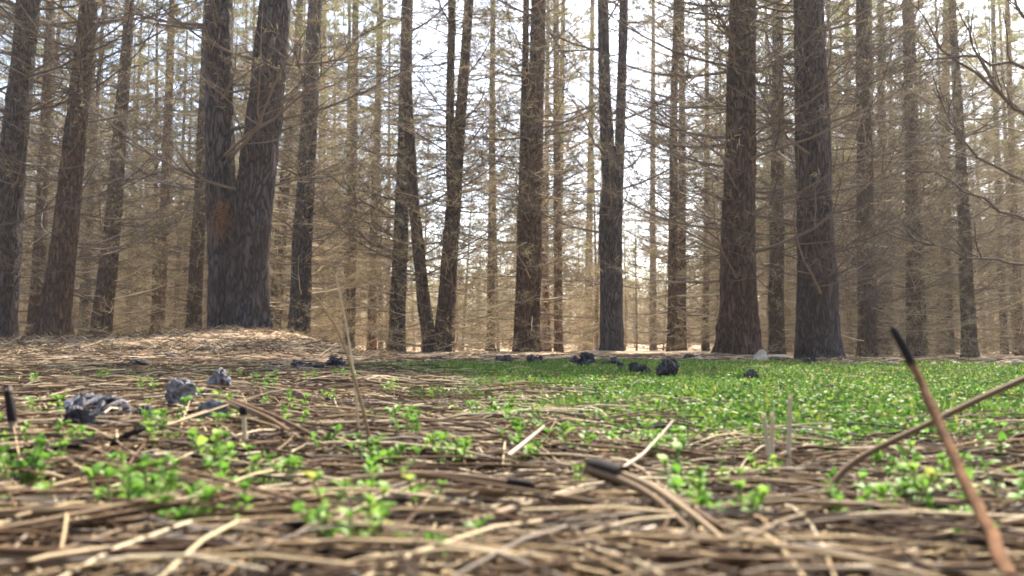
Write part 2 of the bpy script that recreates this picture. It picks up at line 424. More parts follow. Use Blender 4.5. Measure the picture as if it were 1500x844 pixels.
CROWN_SRC = {}
def hero(label, stems, D, tint, H=12.0, name='pine_tree', group='pines along the edge of the glade', limbs=1.0, first=0.9, depth=None, crown=None, nolimb=()):
    """stems: lists of (px, py, width px) read up each stem; D = foot diameter in metres sets the distance"""
    w0 = stems[0][0][2]
    d = depth or F * D / w0
    b = at(stems[0][0][0], 512, d); bx = b[0]
    bz = float(ground(bx, d)) - 0.04
    root = thing(name, (bx, d, bz), label, 'tree', group)
    axis = None
    for si, st in enumerate(stems):
        P = []; rad = []
        for (px, py, w) in st:
            p = at(px, py, d); P.append(p - np.array([bx, d, bz])); rad.append(0.5 * w * d / F)
        P = np.array(P)
        if si == 0 or st[0][1] > 450: P[0][2] = 0.0
        if P[-1][2] < H - 2:                                     # carry the stem on above the picture, tapering out
            dirn = (P[-1] - P[-2]) / max(P[-1][2] - P[-2][2], .01); dirn[:2] *= 0.55
            top = P[-1] + dirn * (H * (1 if si == 0 else .93) - P[-1][2])
            P = np.vstack([P, top]); rad.append(0.03)
        k = 36 if w0 * (1 if len(stems) == 1 else .8) > 28 else 16
        o = obj('trunk' if si == 0 else 'stem', trunk_mesh(P, rad, k, flare=(P[0][2] < 0.1)), root)
        o.color = (*tint, 1)
        if axis is None: axis = P
        stem_axes = [P] if si == 0 else stem_axes + [P]
    vis = (512 / F) * d + 0.9
    # dead limbs in whorls up to what the picture sees
    if limbs > 0:
        z = first + R.uniform(0, .3)
        while z < min(vis, 6.5):
            for b in range(int(R.integers(3, 7) * limbs + 0.5)):
                ax = stem_axes[int(R.integers(len(stem_axes)))]
                if z < ax[0][2] + .15 or z > ax[-1][2]: continue
                p = [np.interp(z, ax[:, 2], ax[:, j]) for j in range(3)]
                ph = R.uniform(0, 6.28)
                short = R.random() < (0.55 if z < 1.6 else 0.15)
                lm = (SHORT if short else LIMBS)[int(R.integers(4 if short else 10))]
                s = R.uniform(0.75, 1.25)
                obj('branch', lm, root, (p[0], p[1], p[2] + R.normal(0, .05)), (R.normal(0, .12), R.normal(0, .1), ph), s)
            z += R.uniform(0.28, 0.5)
    if d > 15:
        k = int(R.integers(6)); ax = stem_axes[0]
        obj('twigs', SKIRTS[k], root, (np.interp(3, ax[:, 2], ax[:, 0]) * .7, 0, R.uniform(-.2, .2)), (0, 0, R.uniform(0, 6.28)), R.uniform(.85, 1.05))
    shade = 1.0 if crown is None else (1.1 if crown < 3 else 0.7)
    zc = max(4.8, min(vis, 6.5))
    for ax in stem_axes:
        top = ax[-1]; p = np.array([np.interp(zc, ax[:, 2], ax[:, j]) for j in range(3)])
        dv = Vector(top - p); q = Vector((0, 0, 1)).rotation_difference(dv)
        c = obj('crown', CROWNS[int(R.integers(6)) if crown is None else crown], root, p, q.to_euler(), 1.0)
        s = dv.length / 10.6; c.scale = (shade * (0.9 if len(stem_axes) > 1 else 1), shade * (0.9 if len(stem_axes) > 1 else 1), s)
    return root, d, (bx, d)

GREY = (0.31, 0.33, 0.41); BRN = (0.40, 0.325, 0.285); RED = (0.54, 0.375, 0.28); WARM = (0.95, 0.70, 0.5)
heroes = []
def H_(*a, **k):
    r = hero(*a, **k); heroes.append(r[2]); return r

H_('grey-barked pine cut off by the left edge of the picture, leaning slightly right', [[(2, 502, 38), (18, 250, 36), (42, 0, 30)]], 0.38, GREY)
H_('dark pine leaning right, second from the left edge, patchy reddish bark halfway up', [[(78, 500, 42), (108, 220, 31), (131, 0, 24)]], 0.42, BRN)
H_('thin orange-brown pine squeezed in just left of the dark leaning pine', [[(49, 500, 24), (58, 380, 18), (74, 0, 10)]], 0.38, RED, limbs=.6)
H_('brown pine with a broad foot, third stout trunk from the left edge', [[(146, 499, 30), (165, 330, 23), (187, 50, 15)]], 0.42, BRN)
H_('slim brown pine half way between the third trunk and the twin-stemmed pine', [[(229, 496, 20), (242, 300, 15), (252, 0, 9)]], 0.36, WARM, limbs=.8)
H_('slim pine standing tight against the left side of the twin-stemmed pine', [[(282, 492, 22), (293, 300, 19), (306, 0, 14)]], 0.36, BRN, limbs=.6)
H_('stoutest tree, twin-stemmed pine with rough grey bark on the needle mound', [
    [(360, 487, 62), (362, 400, 60), (378, 250, 54), (404, 0, 46)],
    [(326, 488, 40), (326, 400, 40), (322, 250, 42), (322, 0, 38)]], 0.47, GREY, limbs=1.0, first=1.5, depth=9.8, crown=2)
H_('thin brown pine seen just right of the twin-stemmed pine', [[(401, 492, 20), (414, 300, 16), (436, 80, 12), (440, 0, 11)]], 0.36, BRN, limbs=.7)
H_('straight grey pine at the right foot of the needle mound', [[(437, 499, 32), (447, 280, 26), (462, 0, 20)]], 0.44, GREY, crown=4)
H_('very slim straight pine behind the tall dry grass stalks', [[(513, 508, 14), (517, 250, 12), (521, 0, 9)]], 0.28, BRN, limbs=.8)
H_('faint slim pine between the slimmest straight pine and the right-leaning grey pine', [[(544, 514, 14), (551, 250, 11), (558, 0, 7)]], 0.3, WARM, limbs=.8)
H_('grey pine leaning right, crossing behind the left arm of the V-shaped pine', [[(580, 514, 25), (590, 280, 20), (597, 0, 17)]], 0.36, GREY, crown=5)
H_('V-shaped pine whose two brown trunks spread apart from one foot', [
    [(647, 517, 26), (664, 310, 23), (676, 150, 16), (688, 0, 13)],
    [(632, 517, 22), (620, 440, 19), (607, 300, 16), (598, 180, 15), (595, 0, 10)],
    [(663, 320, 15), (659, 230, 13), (660, 120, 12), (662, 0, 11)]], 0.34, BRN, depth=16.5, crown=5)
H_('slender brown pine midway between the V-shaped pine and the double trunk', [[(719, 519, 13), (721, 250, 10), (722, 0, 7)]], 0.28, BRN, limbs=.8)
H_('reddish double-trunked pine, its thinner stem pressed to the left side', [
    [(775, 521, 33), (781, 260, 27), (790, 0, 22)],
    [(760, 521, 16), (766, 260, 12), (771, 0, 9)]], 0.42, RED, crown=4)
H_('short-looking thin pine close behind the right side of the double trunk', [[(797, 519, 11), (799, 380, 9), (803, 0, 5)]], 0.3, BRN, limbs=.8)
H_('pale brown slender pine midway between the double trunk and the forked pine', [[(818, 518, 10), (821, 260, 8), (825, 0, 6)]], 0.28, WARM)
H_('hazy thin pine just left of the forked pine', [[(860, 516, 12), (864, 300, 9), (868, 0, 6)]], 0.36, WARM)
H_('forked pine splitting into two upright stems halfway up, against the bright sky', [
    [(896, 523, 33), (895, 320, 33), (893, 270, 22), (886, 150, 18), (883, 0, 16)],
    [(902, 330, 20), (907, 230, 15), (910, 150, 14), (914, 0, 13)]], 0.38, GREY, first=1.2, limbs=.85, crown=3)
H_('hazy thin pine just right of the forked pine', [[(957, 517, 11), (956, 300, 8), (957, 0, 5)]], 0.34, WARM)
H_('slim straight pine standing alone midway between the forked pine and the broad reddish pine', [[(998, 519, 15), (999, 250, 11), (999, 0, 7)]], 0.28, RED, limbs=.9)
H_('broad reddish-brown pine with a wide furrowed foot on the right half', [[(1078, 523, 60), (1081, 440, 53), (1084, 250, 45), (1088, 0, 38)]], 0.50, (0.39, .31, .265), first=.9, limbs=1.25, crown=0)
H_('brown pine in the gap between the broad reddish pine and the dark paired trunk', [[(1137, 519, 23), (1138, 300, 20), (1140, 0, 15)]], 0.36, BRN)
H_('dark grey pine with a thinner brown twin stem on its left side', [
    [(1204, 529, 54), (1200, 400, 48), (1196, 200, 38), (1190, 0, 31)],
    [(1178, 527, 28), (1180, 400, 24), (1176, 200, 21), (1172, 0, 19)]], 0.47, GREY, first=.9, limbs=1.3, crown=1)
H_('brown pine just right of the dark paired trunk, bare at the foot', [[(1271, 526, 28), (1267, 280, 23), (1262, 0, 17)]], 0.38, BRN, crown=2)
H_('faded reddish pine showing behind the right side of the bare-footed brown pine', [[(1295, 524, 17), (1292, 280, 13), (1290, 0, 9)]], 0.36, RED)
H_('straight pine behind the charred tip of the rusty stalk, thinning upwards', [[(1340, 527, 23), (1335, 260, 17), (1327, 0, 10)]], 0.34, RED, crown=0)
H_('hazy reddish pine between two clearer trunks near the right edge', [[(1383, 524, 22), (1384, 300, 16), (1386, 0, 9)]], 0.52, WARM)
H_('clear brown pine leaning left, the stoutest near the right edge', [[(1421, 527, 22), (1408, 240, 15), (1394, 0, 10)]], 0.34, BRN)
H_('thin dark pine closest to the right edge of the picture', [[(1472, 525, 11), (1464, 350, 9), (1454, 0, 6)]], 0.24, GREY, limbs=.6)
H_('short reddish trunk glimpsed right of the straight grey pine at the mound', [[(468, 503, 14), (471, 300, 11), (475, 0, 7)]], 0.4, RED)
H_('hazy reddish pine in the gap right of the dark paired trunk', [[(1242, 522, 14), (1241, 300, 10), (1240, 0, 7)]], 0.42, WARM)

# a near tree just outside the right edge whose thick dead limbs reach into the picture
def limb_along(pts, r0, ntw, root, base, seedtw=0.3):
    pts = np.array(pts); s = np.linspace(0, 1, len(pts)); u = np.linspace(0, 1, 14)
    P = np.stack([np.interp(u, s, pts[:, j]) for j in range(3)], -1)
    for _ in range(2): P[1:-1] = .25 * P[:-2] + .5 * P[1:-1] + .25 * P[2:]
    P[1:-1] += R.normal(0, .012, P[1:-1].shape)
    L = np.linalg.norm(np.diff(P, axis=0), axis=1).sum()
    mb = MB(); V, Q = tubes(P, np.maximum(r0 * (1 - u * .85), .004), 8); mb.add(V, Q)
    tw = []
    for i in range(ntw):
        k = int(R.integers(2, 13)); dd = unit(P[k + (k < 13)] - P[k - 1])
        side = np.cross(dd, unit(R.normal(size=3))); dr = unit(dd * .8 + side * .7 + np.array([0, 0, .25]))
        l = L * seedtw * R.uniform(.5, 1.1) * (1.1 - k / 16)
        tt = np.linspace(0, 1, 6)[:, None]
        Pt = P[k] + dr * l * tt + np.array([0, 0, 1]) * tt ** 2 * l * .25 + np.cumsum(R.normal(0, l * .02, (6, 3)), 0) * (tt > 0)
        tw.append(Pt)
        for q in range(3):
            kk = int(R.integers(1, 5)); d2 = unit(dr + R.normal(0, .5, 3)); l2 = l * R.uniform(.2, .5)
            tw.append(Pt[kk] + d2 * l2 * tt + np.cumsum(R.normal(0, l2 * .03, (6, 3)), 0) * (tt > 0))
    rr = np.tile(np.linspace(1, .45, 6) * .0055, (len(tw), 1)); rr[np.arange(len(tw)) % 4 != 0] *= .55
    V, Q = tubes(np.array(tw), rr, 4); mb.add(V, Q)
    return obj('branch', mb.mesh('reaching_limb', [M_LIMB]), root, -np.asarray(base))

def edge_tree(label, px0, d, r, limbs, lean=0.0):
    b = at(px0, 512, d); base = np.array([b[0], d, float(ground(b[0], d)) - .04])
    root = thing('pine_tree', base, label, 'tree', 'pines along the edge of the glade')
    t = obj('trunk', trunk_mesh([(0, 0, 0), (lean * 4, 0, 4), (lean * 10, .1, 12)], [r, r * .75, .03], 20), root); t.color = (*GREY, 1)
    for (pts, rr, n) in limbs:
        P = [base + np.array([0, 0, at(pts[0][0], pts[0][1], d)[2] - base[2]])]
        for (px, py, dd) in pts: P.append(at(px, py, dd))
        limb_along(P, rr, n, root, base)
    obj('crown', CROWNS[1], root, (lean * 5, 0, 5.0), (0, 0, 1), (.8, .8, .7))
    heroes.append((base[0], d))

edge_tree('pine just outside the right edge, its thick dead limbs arching into the bright sky', 1680, 7.0, 0.17, [

    ([(1600, 150, 6.8), (1490, 98, 6.5), (1435, 82, 6.4), (1380, 84, 6.3), (1320, 95, 6.2)], .020, 9),
    ([(1600, 210, 6.7), (1500, 168, 6.4), (1455, 128, 6.2), (1420, 60, 6.1), (1402, 10, 6.0)], .022, 9),
    ([(1600, 240, 7.1), (1500, 172, 6.9), (1440, 112, 6.8), (1390, 82, 6.7), (1352, 35, 6.6), (1345, -10, 6.5)], .020, 8),
    ([(1600, 300, 7.0), (1500, 268, 6.7), (1440, 232, 6.5), (1392, 190, 6.4), (1366, 130, 6.3)], .018, 10),
    ([(1600, 350, 6.8), (1500, 325, 6.5), (1440, 300, 6.3), (1390, 255, 6.2), (1340, 250, 6.1)], .018, 10),
    ([(1600, 400, 6.6), (1500, 388, 6.3), (1440, 376, 6.2), (1380, 366, 6.0), (1330, 345, 6.0)], .016, 9),
    ([(1600, 60, 6.8), (1500, 40, 6.5), (1490, 0, 6.4), (1480, -40, 6.4)], .024, 6)])
edge_tree('pine just outside the left edge, its dead limbs sweeping up over the leftmost trunks', -170, 8.5, 0.17, [
    ([(-60, 150, 8.3), (60, 110, 8.1), (150, 70, 7.9), (220, 20, 7.8), (290, 0, 7.7)], .016, 9),
    ([(-60, 190, 8.3), (50, 160, 8.2), (140, 140, 8.0), (215, 60, 7.9), (250, 10, 7.8)], .016, 9),
    ([(-60, 350, 8.3), (40, 320, 8.1), (110, 290, 8.0), (180, 280, 7.9), (240, 250, 7.8)], .013, 10)])

# ------------------------------------------------------------------ the wood behind
def behind_proto(k):
    root = obj('pine_tree', None)
    Hh = 15.0
    bendx = R.normal(0, .25); pts = [(0, 0, 0), (bendx * .5, 0, 5), (bendx, R.normal(0, .2), Hh)]
    t = obj('trunk', trunk_mesh(pts, [.10, .075, .02], 12), root); t.color = (*[RED, BRN, WARM, BRN, WARM, RED][k], 1)
    obj('branches', SKIRTS[k], root, (bendx * .2, 0, 0))
    obj('crown', CROWNS[k], root, (bendx * .5, 0, [4.6, 4.0, 3.6, 3.8, 4.4, 4.2][k]), (0, 0, 0))
    tag(root, 'slender brown pine deep in the wood behind the glade, half hidden by twigs', 'tree', 'pines of the wood behind')
    return root
protos = [behind_proto(k) for k in range(6)]
used = [False] * 6
spots = []
for row, y in enumerate(np.arange(18.5, 76, 2.75)):
    sp = 2.75 + max(0, y - 30) * 0.075
    xs = np.arange(-0.66 * y - 3, 0.66 * y + 3, sp) + (row % 2) * sp / 2
    for x in xs:
        xx = x + R.normal(0, .45); yy = y + R.normal(0, .5)
        if min(math.hypot(xx - hx, yy - hy) for hx, hy in heroes) < 1.7: continue
        spots.append((xx, yy))
R.shuffle(spots)
spots = sorted(spots, key=lambda s: math.hypot(*s))[:262]
for (x, y) in spots:
    s = x / y
    gap = (-0.13 < s < 0.21)
    if gap and y < 48 and R.random() < .32: continue
    k = int(R.integers(4, 6)) if (gap and R.random() < .9) else int(R.integers(0, 6))
    sc = R.uniform(0.85, 1.12) * (0.5 if gap and y > 24 else 1.0)
    loc = (x, y, float(ground(x, y)) - .05); rot = (R.normal(0, .015), R.normal(0, .015), R.uniform(0, 6.28))
    if not used[k]:
        used[k] = True; o = protos[k]; o.location = loc; o.rotation_euler = rot; o.scale = (sc,) * 3
    else:
        copy_tree(protos[k], loc, rot, sc)

# a few more pines of the same wood stand around and behind the viewer
for (x, y) in [(-3.5, -2.5), (3.2, -3.0), (-0.4, -5.5), (-6.5, 0.5), (6.8, 1.0), (-5.2, -6), (4.2, -7), (-9, -3), (9, -3.5), (-9.5, 4.5), (9.8, 5.0), (0.8, -9.5), (-4.5, -10.5), (7, -9)]:
    copy_tree(protos[int(R.integers(4))], (x, y, float(ground(x, y)) - .05), (0, 0, R.uniform(0, 6.28)), R.uniform(.95, 1.15), 'pine standing out of the picture beside or behind the viewer')['group'] = 'pines around the viewer'

# far wood that reads as one mass
mb = MB()
nf = 340
fx = R.uniform(-75, 75, nf); fy = R.uniform(78, 105, nf)
far_h = np.where((fx / fy > -.14) & (fx / fy < .22), .55, 1.0)
for x, y, hs in zip(fx, fy, far_h):
    z0 = float(ground(x, y)); h = R.uniform(9, 14) * hs
    V, Q = tubes(np.array([(x, y, z0 - .2), (x + .1, y, z0 + h * .5), (x, y, z0 + h)]), np.array([.16, .12, .03]), 6); mb.add(V, Q, 0)
    nt_ = 620
    zz = h * R.random(nt_) ** 1.5; rr = R.uniform(.1, 1, nt_) ** .6 * np.where(zz < 5, 1.7, 2.0 * (1.08 - zz / h) + .2); aa = R.uniform(0, 6.28, nt_)
    B = np.stack([x + rr * np.cos(aa), y + rr * np.sin(aa), z0 + zz], -1)
    D = unit(np.stack([np.cos(aa), np.sin(aa), R.uniform(-.2, .9, nt_)], -1) + R.normal(0, .4, (nt_, 3)))
    lo = zz < 5.5
    V, Q = quads_needles(B[lo], D[lo], .7, .05); mb.add(V, Q, 1)
    V, Q = quads_needles(B[~lo], D[~lo], .6, .09); mb.add(V, Q, 2)
o = obj('far_woods', mb.mesh('far_woods', [M_BARK, M_DRY, M_GREEN]))
tag(o, 'far wood of pines closing the view behind all the trunks', 'wood', kind='stuff')

# ------------------------------------------------------------------ ground litter: loose needles nobody could count
GD = [0.55, 0.66, 1.03, 1.9, 2.75, 4.0, 5.0]; GX = [0.04, 0.0, -0.07, -0.22, -0.47, -0.95, -1.2]
def grassy(x, y):
    """0..1 how far the point lies in the green patch of the glade"""
    xl = np.interp(y, GD, GX)
    wob = 0.07 * np.sin(x * 17 + 3 * np.sin(y * 9)) + 0.05 * np.sin(y * 23 + x * 11)
    a = sm((x - xl + wob * (0.5 + .4 * y)) / (0.12 + 0.10 * y))
    nearlim = 0.53 + np.maximum(0, x - 0.34) * 1.2 + wob * 1.2
    b = sm((y - nearlim) / 0.2)
    c = 1 - sm((y - 3.5 - wob) / 1.3)
    return a * b * c

def scatter(n, d0, d1, wid=0.62):
    d = d0 * (d1 / d0) ** R.random(n)
    x = R.uniform(-1, 1, n) * (wid * d + .06)
    return x, d

def litter(n, d0, d1, rad, Lr, hmax, keep_in_grass=0.03):
    x, y = scatter(n, d0, d1)
    k = R.random(n) > grassy(x, y) * (1 - keep_in_grass); x, y = x[k], y[k]; n = len(x)
    m = 5; t = np.linspace(-.5, .5, m)
    az = R.uniform(0, PI, n); az = np.where(R.random(n) < .22, R.normal(0, .4, n), az)
    L = R.uniform(*Lr, n); cv = R.normal(0, .16, n)
    a = az[:, None] + cv[:, None] * t
    px = x[:, None] + np.cumsum(np.cos(a), 1) * L[:, None] / m - np.cos(az)[:, None] * L[:, None] / 2
    py = y[:, None] + np.cumsum(np.sin(a), 1) * L[:, None] / m - np.sin(az)[:, None] * L[:, None] / 2
    tilt = R.normal(0, .05, n)
    h = hmax * R.random(n) ** 1.6
    pz = ground(px, py) + np.maximum(h[:, None] + tilt[:, None] * t * L[:, None] + R.uniform(0, .012, n)[:, None] * (0.25 - t ** 2) * 3, rad)
    P = np.stack([px, py, pz], -1)
    P = P[py.min(1) > 0.17]; n = len(P)
    rr = rad * R.uniform(.7, 1.25, n)[:, None] * np.array([.9, 1, 1, .9, .5])
    return tubes(P, rr, 4)
mb = MB()
mb.add(*litter(2500, 0.20, 0.55, .00055, (.09, .19), .010))
mb.add(*litter(6500, 0.5, 1.3, .0006, (.09, .19), .011))
mb.add(*litter(12000, 1.2, 4.5, .0009, (.08, .18), .012))
mb.add(*litter(9000, 4.0, 12.0, .0018, (.10, .22), .016))
n = 9000; x = R.uniform(-5.5, -1.2, n); y = R.uniform(5.5, 11.5, n)          # dry straw on the mound and the slope beside it
az = R.uniform(0, 6.28, n); D = unit(np.stack([np.cos(az), np.sin(az), R.normal(.12, .25, n)], -1))
mb.add(*quads_needles(np.stack([x, y, ground(x, y) + .004], -1), D, R.uniform(.06, .16, n), .005))
for n, d0, d1, sc_ in ((260, .3, .8, .8), (2200, .7, 4.0, 1.3)):           # bark flakes and cone scales among them
    x, y = scatter(n, d0, d1); k = R.random(n) > grassy(x, y) * .8; x, y = x[k], y[k]; n = len(x)
    az = R.uniform(0, 6.28, n)
    D = unit(np.stack([np.cos(az), np.sin(az), R.normal(0, .18, n)], -1))
    B = np.stack([x, y, ground(x, y) + .002 + .009 * R.random(n) ** 1.4], -1)
    mb.add(*quads_needles(B, D, sc_ * R.uniform(.005, .016, n), sc_ * R.uniform(.003, .007, n)), 1)
o = obj('needle_litter', mb.mesh('needle_litter', [M_LITTER, M_FLAKE]))
tag(o, 'loose brown pine needles and bark flakes carpeting the forest floor', 'litter', kind='stuff')

# green patch: short grass and tiny leaves
def grass_points(n, d0, d1):
    x, y = scatter(n, d0, d1, .66); k = R.random(n) < grassy(x, y) * (0.76 + 0.24 * np.sin(x * 6 + y * 4) * np.sin(y * 5 - x * 3)) + 0.0
    return x[k], y[k]
mb = MB()
x, y = grass_points(240000, 0.6, 5.2)
B = np.stack([x, y, ground(x, y)], -1); n = len(x)
D = unit(np.stack([R.normal(0, .55, n), R.normal(0, .55, n), np.ones(n)], -1))
mb.add(*quads_needles(B, D, R.uniform(.008, .022, n) * (1 + .10 * y) * (.65 + .8 * np.clip(.5 + .5 * np.sin(x * 13 + 4 * np.sin(y * 6)) * np.sin(y * 11 - 2 * x), 0, 1) ** 2), .0018 + .0006 * y, .25))
x, y = grass_points(90000, 0.6, 4.5)
n = len(x); B = np.stack([x, y, ground(x, y) + R.uniform(.003, .016, n)], -1)
D = unit(np.stack([R.normal(0, 1, n), R.normal(0, 1, n), R.uniform(0, .7, n)], -1))
mb.add(*quads_needles(B, D, R.uniform(.0035, .0065, n), R.uniform(.0016, .0032, n) + .0005 * y, .1))
# thin outliers on the needle floor to the left
x, y = scatter(9000, 1.6, 5.5); k = (R.random(9000) < .35 * sm(np.sin(x * 3.1 + 1) * np.sin(y * 2.3) * 2)) & (x < 0.3) & (x > -2.2)
x, y = x[k], y[k]; n = len(x); B = np.stack([x, y, ground(x, y)], -1)
D = unit(np.stack([R.normal(0, .6, n), R.normal(0, .6, n), np.ones(n)], -1))
mb.add(*quads_needles(B, D, R.uniform(.015, .035, n), .003, .2))
o = obj('short_grass', mb.mesh('short_grass', [M_GRASS]))
tag(o, 'short green grass and tiny leaves growing in the glade', 'grass', kind='stuff')

# ------------------------------------------------------------------ needle bundles lying in the foreground
def bundle_meshes():
    L = R.uniform(.13, .19); cv = R.normal(0, .16)
    m = 9; t = np.linspace(0, 1, m)
    nm = []
    for q in range(3):
        a = cv * t + R.normal(0, .07) * t + R.normal(0, .02)
        e = R.normal(0, .05) * t
        d = np.stack([np.cos(a), np.sin(a), e], -1)
        P = np.array([.012, R.normal(0, .0007), R.normal(0, .0006)]) + np.concatenate([[np.zeros(3)], np.cumsum(d[:-1] * L / (m - 1), 0)])
        V, Q = tubes(P, .00072 * np.array([1, 1, 1, 1, 1, .95, .85, .65, .25]), 6)
        nm.append(make_mesh('needle', V, Q, M_BUNDLE))
    P = np.array([[0, 0, 0], [.004, 0, 0], [.010, 0, 0], [.021, 0, 0], [.0235, 0, 0]])
    V, Q = tubes(P, np.array([.0009, .0021, .0020, .0018, .0012]), 8)
    return nm, make_mesh('sheath', V, Q, M_SHEATH)
bproto = []
for i in range(6):
    nm, sh = bundle_meshes()
    root = thing('needle_bundle', (0, 0, 0), 'loose dry bundle of brown pine needles lying somewhere in the foreground litter', 'pine needles', 'pine needle bundles in the foreground litter')
    for q in nm: obj('needle', q, root)
    obj('sheath', sh, root); bproto.append(root)
bx, by = scatter(150, 0.25, 1.15)
keep = R.random(150) > grassy(bx, by); bx, by = bx[keep], by[keep]
for i, (x, y) in enumerate(zip(bx, by)):
    az = R.normal(0, .55) + (PI if R.random() < .5 else 0) if R.random() < .5 else R.uniform(0, 6.28)
    mx, my = x - .08 * math.cos(az), y - .08 * math.sin(az)
    if min(my, my + .17 * math.sin(az)) < (.3 if abs(math.sin(az)) > .4 else .24): continue
    loc = (mx, my, float(ground(x, y)) + R.uniform(.001, .007)); rot = (R.uniform(-.4, .4), R.normal(0, .05), az)
    if i < 6: bproto[i].location = loc; bproto[i].rotation_euler = rot
    else: copy_tree(bproto[i % 6], loc, rot, R.uniform(.8, 1.15))

def smooth_path(pts, n=18, it=2):
    pts = np.array(pts, float); s = np.concatenate([[0], np.cumsum(np.linalg.norm(np.diff(pts, axis=0), axis=1))])
    u = np.linspace(0, s[-1], n); P = np.stack([np.interp(u, s, pts[:, j]) for j in range(3)], -1)
    for _ in range(it): P[1:-1] = .25 * P[:-2] + .5 * P[1:-1] + .25 * P[2:]
    return P

LIFT = 0.87      # the marked pieces lie on top of the litter, a little nearer than the bare ground
def fallen(label, pts, r, mat, sheath=0.0, strands=3, name='needle_bundle', cat='pine needles', taper=.5, group='pine needle bundles in the foreground litter', sheath_r=None):
    """a single marked needle bundle / stem; pts are (px, py, depth) read along it, sheath end first"""
    P = smooth_path([at(q[0], q[1], q[2] * LIFT) for q in pts])
    base = P[0].copy(); P = P - base + (R.normal(0, .00028, P.shape) if mat is M_STALK else 0); n = len(P)
    root = thing(name, base, label, cat, group)
    u = np.linspace(0, 1, n)
    for q in range(strands):
        off = np.zeros((n, 3)) if strands == 1 else (R.normal(0, r * .4, 3) + np.outer(u ** 1.5, R.normal(0, r * 1.7, 3)))
        off[:, 2] *= .5
        V, Q = tubes(P + off, (r if strands == 1 else r * .5) * (1 - (1 - taper) * u ** 1.5) * ((1 + R.normal(0, .07, n) + .25 * (u > .28) * (u < .34)) * (.72 + .4 * u) if mat is M_STALK else 1), 8)
        obj({'needle_bundle': 'needle', 'dead_twig': 'wood', 'weed_stalk': 'stalk'}.get(name, 'stem'), make_mesh('strand', V, Q, mat), root)
    if sheath:
        k = P[u <= sheath + 1e-6]; k = np.concatenate([[k[0] - (k[1] - k[0]) * .25], k]); m = len(k)
        pr = np.full(m, max(sheath_r or 0, r * (1.12 if mat is not M_STALK else .86))) * (1 + R.normal(0, .05, m)) * np.linspace(.88, 1.04, m); pr[0] *= .5; pr[-1] *= .95
        V, Q = tubes(k, pr, 10)
        obj('sheath' if name == 'needle_bundle' else 'charred_tip', make_mesh('sheath', V, Q, M_SHEATH), root)
    return root

fallen('stout pale needle bundle with a thick dark sheath, pointing at the viewer below the grass', [(868, 684, .40), (925, 702, .375), (965, 722, .36), (1030, 775, .32), (1112, 856, .28)], .0030, M_BUNDLE, .22, 3, sheath_r=.0041)
fallen('long arched brown bundle crossing the foreground, its black sheath at the right end', [(775, 712, .41), (735, 706, .41), (640, 694, .41), (540, 700, .40), (440, 722, .38), (330, 775, .35), (230, 800, .33)], .0024, M_BUNDLE, .07)
fallen('brown bundle near the lower right corner with a black sheath at its left end', [(1318, 801, .325), (1378, 803, .325), (1440, 802, .32), (1530, 808, .32)], .0026, M_BUNDLE, .3)
fallen('palest broad needle bundle along the bottom edge, right of the middle', [(1050, 800, .31), (1130, 812, .305), (1260, 822, .298), (1410, 850, .285)], .0030, M_STRAW, 0, 2)
fallen('long straight pale bundle rising to the right from the bottom edge, under the dark-sheathed one', [(690, 838, .285), (842, 812, .30), (959, 782, .315), (1075, 764, .33)], .0022, M_BUNDLE, 0, 2)
fallen('pale needle slanting down to the bottom edge left of the dark-sheathed bundle', [(796, 780, .315), (840, 805, .30), (905, 848, .28)], .0022, M_STRAW, 0, 2)
fallen('short bright needle piece lying between the crossing pale needles', [(872, 800, .305), (915, 788, .31), (960, 773, .315)], .0018, M_STRAW, 0, 1)
fallen('brown bundle running up from below the middle to the dark sheath', [(640, 782, .33), (740, 748, .35), (862, 713, .385)], .0024, M_BUNDLE, 0, 3)
fallen('slim brown bundle just under the one that runs up to the dark sheath', [(690, 792, .32), (790, 765, .335), (880, 745, .345)], .0018, M_BUNDLE, 0, 2)
fallen('dark brown bundle along the bottom edge at the left corner', [(-30, 806, .295), (110, 814, .292), (214, 822, .29), (370, 838, .283)], .0026, M_BUNDLE, 0, 3)
fallen('flat brown bundle behind the lower left sprouts', [(-20, 757, .345), (80, 750, .35), (200, 745, .355)], .0022, M_BUNDLE, 0, 3)
fallen('pale thick bundle sloping right below the grey cones', [(335, 588, .70), (400, 612, .66), (470, 648, .60)], .0034, M_BUNDLE, 0, 3)
fallen('grey flattened bundle under the cones, nearly level', [(84, 652, .57), (170, 660, .56), (258, 662, .555)], .0032, M_CHIP, 0, 2)
fallen('arched brown bundle on the left with a black sheath at its right end', [(448, 765, .345), (400, 760, .345), (330, 778, .335), (220, 790, .33)], .0024, M_BUNDLE, .16)
fallen('pale bare needle sloping up to the right in front of the grass edge', [(745, 668, .55), (770, 648, .57), (797, 625, .59)], .0015, M_STRAW, 0, 1)
fallen('thin needle pair sloping up between the dark sheath and the grass', [(905, 690, .48), (940, 668, .50), (975, 630, .53), (986, 616, .54)], .0009, M_STRAW, 0, 1)
fallen('level grey-brown bundle at the right of the middle, above the palest one', [(1015, 748, .36), (1120, 735, .365), (1240, 728, .37)], .0020, M_BUNDLE, 0, 2)
fallen('dark bundle sloping down to the palest bundle, right of the middle', [(1050, 745, .36), (1120, 765, .345), (1200, 795, .325)], .0022, M_BUNDLE, 0, 3)

